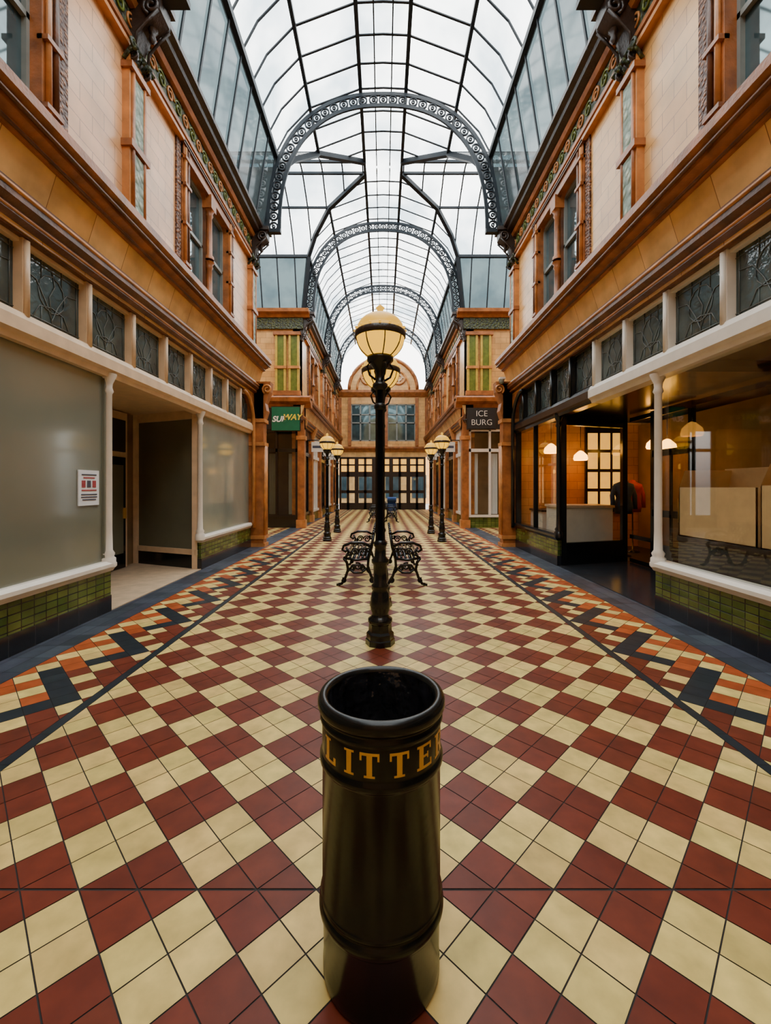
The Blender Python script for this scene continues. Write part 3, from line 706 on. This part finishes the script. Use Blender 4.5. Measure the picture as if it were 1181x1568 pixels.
for x0,x1 in((-2.15,-.3),(.3,2.15)):
    g=MB(); g.box(x0,x1,YE+.1,YE+.13,4.6,7.1,'winglass')
    for k in range(4):
        x=x0+(x1-x0)*k/3; g.box(x-.05,x+.05,YE+.02,YE+.1,4.6,7.1,'sash')
    for z in(4.6,5.8,6.35,7.02): g.box(x0,x1,YE+.02,YE+.1,z,z+.08,'sash')
    g.obj('window_end',wall)
ed=MB()
for i in range(5):
    x0=-W+.2+i*1.16; x1=x0+1.16; g=ed
    g.box(x0,x0+.13,YE-.02,YE+.1,0,3.54,'wood'); g.box(x1-.13,x1,YE-.02,YE+.1,0,3.54,'wood')
    for z0,z1 in((0,.45),(1.1,1.3),(2.2,2.55),(2.95,3.05),(3.4,3.54)): g.box(x0,x1,YE,YE+.08,z0,z1,'wood')
    g.box((x0+x1)/2-.08,(x0+x1)/2+.08,YE,YE+.08,0,3.5,'wood')
    g.box(x0,x1,YE+.05,YE+.07,2.55,3.42,'amber')
    g.add([(x0,YE+.05,.3),(x1,YE+.05,.3),(x1,YE+.05,2.3),(x0,YE+.05,2.3)],[(0,1,2,3)],'doorg')
ed.obj('door_3')
b=MB(); b.box(-9,9,YE+.3,YE+14,-.1,-.01,'road'); b.obj('ground_street')
b=MB(); b.box(-9,9,YE+10,YE+10.4,0,9,'peach'); 
for i in range(6): b.box(-7+i*2.4,-5.7+i*2.4,YE+9.95,YE+10,.5,2.6,'winglass')
b.obj('wall_building_opposite')
b=MB(); b.box(-8.2,8.2,Y0-.4,Y0-.1,0,8.1,'peach'); b.ext(prof(3.05,3.7,30),Y0-.4,Y0-.1,'y','peach'); b.obj('wall_light_cap')  # unseen cap added across the arcade behind the camera to keep light out
# ---------------------------------------------------------------- lamps
def lamp(x,y,k=1.0,gr=.24):
    e=empty('street_lamp'); e.location=(x,y,0)
    b=MB(); b.sc=k
    b.lathe(0,0,[(.0,0),(.145,0),(.145,.05),(.135,.06),(.135,.11),(.115,.13),(.112,.2)],'iron',8,False)
    b.lathe(0,0,[(.105,.2),(.12,.22),(.12,.25),(.09,.27),(.08,.3),(.095,.34),(.1,.4),(.085,.5),(.07,.54),(.085,.56),(.085,.58),(.065,.6),(.068,.78),(.085,.8),(.085,.83),(.058,.86),(.052,.95),(.065,.97),(.065,1.0),(.047,1.02)],'iron',24)
    n=24; fl=[]
    for i in range(n*2):
        a=pi*i/n; r=.047 if i%2 else .039; fl.append((r*math.cos(a),r*math.sin(a)))
    b.ext(fl,1.0,2.55,'z','iron',False)
    b.lathe(0,0,[(.04,2.3),(.06,2.32),(.06,2.35),(.045,2.37)],'iron',20)
    b.lathe(0,0,[(.045,2.5),(.075,2.53),(.075,2.56),(.05,2.58),(.04,2.64),(.055,2.7),(.1,2.76),(.13,2.79),(.13,2.83),(.1,2.84)],'iron',24)
    for i in range(4):
        a=i*pi/2+.4; c,s_=math.cos(a),math.sin(a)
        b.tube([(.05*c,.05*s_,2.6),(.11*c,.11*s_,2.64),(.14*c,.14*s_,2.72),(.1*c,.1*s_,2.78)],.012,'iron',5)
    b.obj('post',e)
    g=MB(); g.sc=k; R=gr/k; zc=3.04
    lo=[(R*math.sin(pi*(i)/20)*1.0,zc-R*math.cos(pi*i/20)*1.0) for i in range(1,11)]
    lo=[(r,z) for r,z in lo if z>2.8]
    lo=[(.11,2.83)]+lo
    g.lathe(0,0,lo,'globe',32); 
    g.lathe(0,0,[(R*1.0,zc),(R*1.0,zc+.05)]+[(R*.97*math.cos(pi*i/20),zc+.05+R*.72*math.sin(pi*i/20)) for i in range(0,10)]+[(.03,zc+.06+R*.73)],'globet',32)
    g.obj('globe',e)
    h=MB(); h.sc=k
    h.lathe(0,0,[(R*1.0,zc-.03),(R*1.05,zc-.02),(R*1.05,zc+.03),(R*1.0,zc+.04)],'ironb',32)
    for i in range(8):
        a=2*pi*i/8+.2; h.tube([(r*1.01*math.cos(a),r*1.01*math.sin(a),z) for r,z in lo],.007,'ironb',4)
    for i in range(16):
        a=2*pi*i/16; h.sph((R*1.04*math.cos(a),R*1.04*math.sin(a),zc+.05),.014,'globet',6)
    h.lathe(0,0,[(.035,zc+.05+R*.72),(.03,zc+.08+R*.72),(.045,zc+.1+R*.72),(.0,zc+.14+R*.72)],'globet',12)
    h.obj('frame',e)
    return e
lamp(-.03,4.26); lamp(-.03,5.6,1,.24)
for x,y in((-1.6,12.3),(-1.56,14.6),(1.65,12.1),(1.58,14.2)): lamp(x,y,.92,.21)
# ---------------------------------------------------------------- benches
def bench(xb,y0,ln,dr):
    b=MB(); b.tr=(xb,0,0)
    X=lambda p,z,y:(dr*p,y,z)
    def path(l,y,r=.018): b.tube([X(p,z,y) for p,z in l],r,'iron',6,ref=(0,1,0))
    for y in(y0,y0+ln):
        path([(-.04,0.02),(0,.03),(.07,.15),(.12,.3),(.11,.42),(.06,.6),(.03,.8)],y,.024)
        path([(.58,0.02),(.53,.03),(.47,.13),(.43,.25),(.45,.36),(.5,.43)],y,.024)
        path([(.11,.42),(.3,.40),(.5,.43)],y,.022)
        path([(.06,.6),(.2,.67),(.38,.67),(.5,.62),(.52,.56),(.47,.53),(.43,.57)],y,.023)
        path([(.5,.43),(.44,.47),(.42,.52),(.46,.6)],y)
        path([(.12,.28),(.22,.2),(.34,.2),(.44,.28)],y); path([(.1,.2),(.2,.32),(.36,.32),(.46,.18)],y)
        for cx,cz,r,a,d_ in((.2,.52,.07,0,1),(.33,.53,.06,3,-1),(.28,.3,.06,1,1),(.2,.27,.04,2,-1),(.36,.27,.04,2,1),(.5,.08,.04,1,1),(.05,.08,.04,1,-1),(.12,.56,.04,1,-1),(.41,.5,.04,2,1)):
            path(spiral(cx,cz,r,1.5,a,d_),y,.014)
        for cx in(-.04,.58): b.box(min(dr*(cx-.03),dr*(cx+.03)),max(dr*(cx-.03),dr*(cx+.03)),y-.03,y+.03,0,.03,'iron')
        b.sph(X(.03,.82,y),.028,'iron')
    for i in range(6):
        p=.14+i*.066; b.tube([X(p,.44-.012*math.sin(i*.6),y0),X(p,.44-.012*math.sin(i*.6),y0+ln)],.02,'iron',4,rr=(.024,.012))
    for p,z in((.1,.47),(.03,.8),(.065,.64)): b.tube([X(p,z,y0),X(p,z,y0+ln)],.015,'iron',6)
    n=int(ln/.16)
    for i in range(n):
        y=y0+.08+i*(ln-.16)/(n-1)
        b.tube([X(.1-.07*(.5+.5*math.sin(a*pi/6)),.635+.15*math.sin(a*pi/6),y+.075*math.cos(a*pi/6)) for a in range(12)],.012,'iron',4,closed=True,ref=(1,0,0))
        b.tube([X(.1,.48,y-.06),X(.065,.64,y),X(.03,.79,y+.06)],.011,'iron',4); b.tube([X(.1,.48,y+.06),X(.065,.64,y),X(.03,.79,y-.06)],.011,'iron',4)
        b.sph(X(.03,.83 if i%2 else .81,y),.024,'iron',6)
    b.obj('garden_bench')
bench(-.12,6.75,1.7,-1); bench(.08,6.75,1.7,1)
bench(-.12,18.6,1.7,-1); bench(.08,18.6,1.7,1)
# pushchair beyond the far benches
b=MB(); b.tr=(.42,21.3,0)
for x in(-.24,.24):
    for y,r in((-.3,.09),(.3,.13)):
        b.tube([(x,y+r*math.cos(k*pi/8),r+.012+r*math.sin(k*pi/8)) for k in range(16)],.014,'blackp',5,closed=True,ref=(1,0,0))
        b.tube([(x-.02,y,r+.012),(x+.02,y,r+.012)],.03,'lead',6)
        for k in range(4): b.tube([(x,y,r+.012),(x,y+r*math.cos(k*pi/2),r+.012+r*math.sin(k*pi/2))],.006,'lead',4)
    b.tube([(x,-.3,.1),(x,.02,.42),(x,.3,.8),(x,.42,1.0)],.014,'lead',6); b.tube([(x,.3,.14),(x,.0,.45)],.014,'lead',6)
b.tube([(-.24,.42,1.0),(.24,.42,1.0)],.018,'blackp',6); b.tube([(-.24,-.3,.1),(.24,-.3,.1)],.012,'lead',6)
b.ext([(-.22,.38),(.08,.34),(.24,.78),(.2,.8),(.05,.42),(-.2,.44)],-.2,.2,'x','blue')
b.ext([(.22,.76)]+[(.2-.34*math.sin(k*pi/12),.76+.27*math.sin(k*pi/6)if k<=3 else .76+.27*math.cos((k-3)*pi/12)) for k in range(1,8)],-.22,.22,'x','blue')
b.obj('pushchair')
# ---------------------------------------------------------------- litter bin
e=empty('litter_bin'); BX,BY=-.006,1.404; e.location=(BX,BY,0)
b=MB()
prf=[(.0,.0),(.182,0),(.188,.02),(.188,.05),(.186,.07),(.188,.2),(.194,.21),(.200,.222),(.200,.236),(.194,.246),(.190,.25),(.194,.256),(.197,.262),(.194,.27),(.190,.276),(.190,.675),(.192,.68),(.198,.688),(.198,.702),(.192,.71),(.190,.715),(.191,.72),(.191,.805),(.190,.808),(.196,.814),(.198,.82),(.195,.828),(.191,.832),(.193,.84),(.200,.846),(.205,.856),(.205,.872),(.198,.884),(.186,.888),(.176,.884),(.170,.87),(.170,.78),(.167,.6),(.16,.3),(.0,.28)]
b.lathe(0,0,prf,'binp',128); b.obj('body',e)
l=MB(); seg=96; rows=[(.172,.874),(.168,.85),(.163,.80),(.159,.73),(.152,.62),(.14,.5),(.1,.42),(.03,.40)]
vs=[];fs=[]
for ri,(r,z) in enumerate(rows):
    for k in range(seg):
        a=2*pi*k/seg; w=.007*math.sin(7*a+ri*1.3)+.005*math.sin(17*a+ri*2)+.003*math.sin(29*a)
        if ri==0: w=0
        vs.append(((r+w-.004)*math.cos(a),(r+w-.004)*math.sin(a),z+(0 if ri==0 else w)))
for i in range(len(rows)-1):
    for k in range(seg): fs.append((i*seg+k,i*seg+(k+1)%seg,(i+1)*seg+(k+1)%seg,(i+1)*seg+k))
l.add(vs,fs,'bag',True); l.obj('liner',e,recalc=False)
LET={'L':[(0,.2,0,1),(-.1,.3,.92,1),(-.1,.62,0,.1),(.5,.62,.1,.3),(-.1,.0,0,.08)],
'I':[(0,.2,0,1),(-.1,.3,.92,1),(-.1,.3,0,.08)],
'T':[(.26,.46,0,1),(.16,.56,0,.08),(0,.72,.89,1),(0,.07,.68,.9),(.65,.72,.68,.9)],
'E':[(0,.2,0,1),(-.1,.62,.9,1),(-.1,.66,0,.1),(.2,.45,.46,.55),(.55,.62,.72,.9),(.58,.66,.1,.28),(.4,.46,.38,.63)],
'R':[(0,.2,0,1),(-.1,.3,0,.08),(-.1,.4,.92,1),(.2,.4,.44,.52)]}
lt=MB(); Hh=.07; zb=.727; rad=.1922; sc=.080
def bend(x,z,r,ang0):
    a=ang0+x*sc/rad; return (r*math.sin(a),-r*math.cos(a),zb+z*Hh)
def lpoly(poly_,ang0):
    n=len(poly_)
    vs=[bend(x,z,rad,ang0) for x,z in poly_]+[bend(x,z,rad-.003,ang0) for x,z in poly_]
    lt.add(vs,[tuple(range(n))]+[(i,(i+1)%n,n+(i+1)%n,n+i) for i in range(n)],'gold')
def lrect(x0,x1,z0,z1,a):
    n=max(1,int((x1-x0)/.08)); 
    for i in range(n):
        p,q=x0+(x1-x0)*i/n,x0+(x1-x0)*(i+1)/n; lpoly([(p,z0),(q,z0),(q,z1),(p,z1)],a)
for ch,deg,cw in(('L',-53,.26),('I',-29,.1),('T',-10,.36),('T',16,.36),('E',42,.28),('R',67,.3)):
    a=math.radians(deg)-cw*sc/rad
    for r in LET[ch]: lrect(*r,a)
    if ch=='R':
        for i in range(8):
            t0=-pi/2+pi*i/8;t1=-pi/2+pi*(i+1)/8
            f=lambda t,ro,rz:(.38+ro*math.cos(t),.72+rz*math.sin(t))
            lpoly([f(t0,.1,.2),f(t0,.3,.28),f(t1,.3,.28),f(t1,.1,.2)],a)
        lpoly([(.3,.48),(.5,.48),(.62,.1),(.42,.1)],a); lpoly([(.42,.1),(.62,.1),(.75,0),(.48,0)],a)
lt.obj('lettering',e)
b=MB(); b.lathe(3.02,11.0,[(.001,4.16),(.05,4.18),(.07,4.24),(.07,4.3)],'frost2',14); b.box(2.96,3.1,10.93,11.07,4.28,4.33,'white'); b.obj('security_camera')
# ---------------------------------------------------------------- light
w=bpy.data.worlds.new('sky'); bpy.context.scene.world=w; w.use_nodes=True
nt=w.node_tree; nt.nodes.clear(); o=nt.nodes.new('ShaderNodeOutputWorld'); bg=nt.nodes.new('ShaderNodeBackground'); nt.links.new(bg.outputs[0],o.inputs[0])
tc=nt.nodes.new('ShaderNodeTexCoord'); sp=nt.nodes.new('ShaderNodeSeparateXYZ'); nt.links.new(tc.outputs['Generated'],sp.inputs[0])
r=nt.nodes.new('ShaderNodeValToRGB'); r.color_ramp.elements[0].position=0; r.color_ramp.elements[0].color=(.3,.3,.3,1); r.color_ramp.elements[1].position=.12; r.color_ramp.elements[1].color=(1,.975,.94,1)
nt.links.new(sp.outputs[2],r.inputs[0]); nt.links.new(r.outputs[0],bg.inputs[0]); bg.inputs[1].default_value=7.5
# ---------------------------------------------------------------- camera
cam=bpy.data.cameras.new('camera'); co=bpy.data.objects.new('camera',cam); bpy.context.scene.collection.objects.link(co)
co.location=(0,0,1.55); co.rotation_euler=(pi/2,0,0); cam.sensor_width=36; cam.lens=36*660/1568; cam.shift_y=-39/1568; cam.shift_x=3.5/1568; cam.clip_start=.05
bpy.context.scene.camera=co
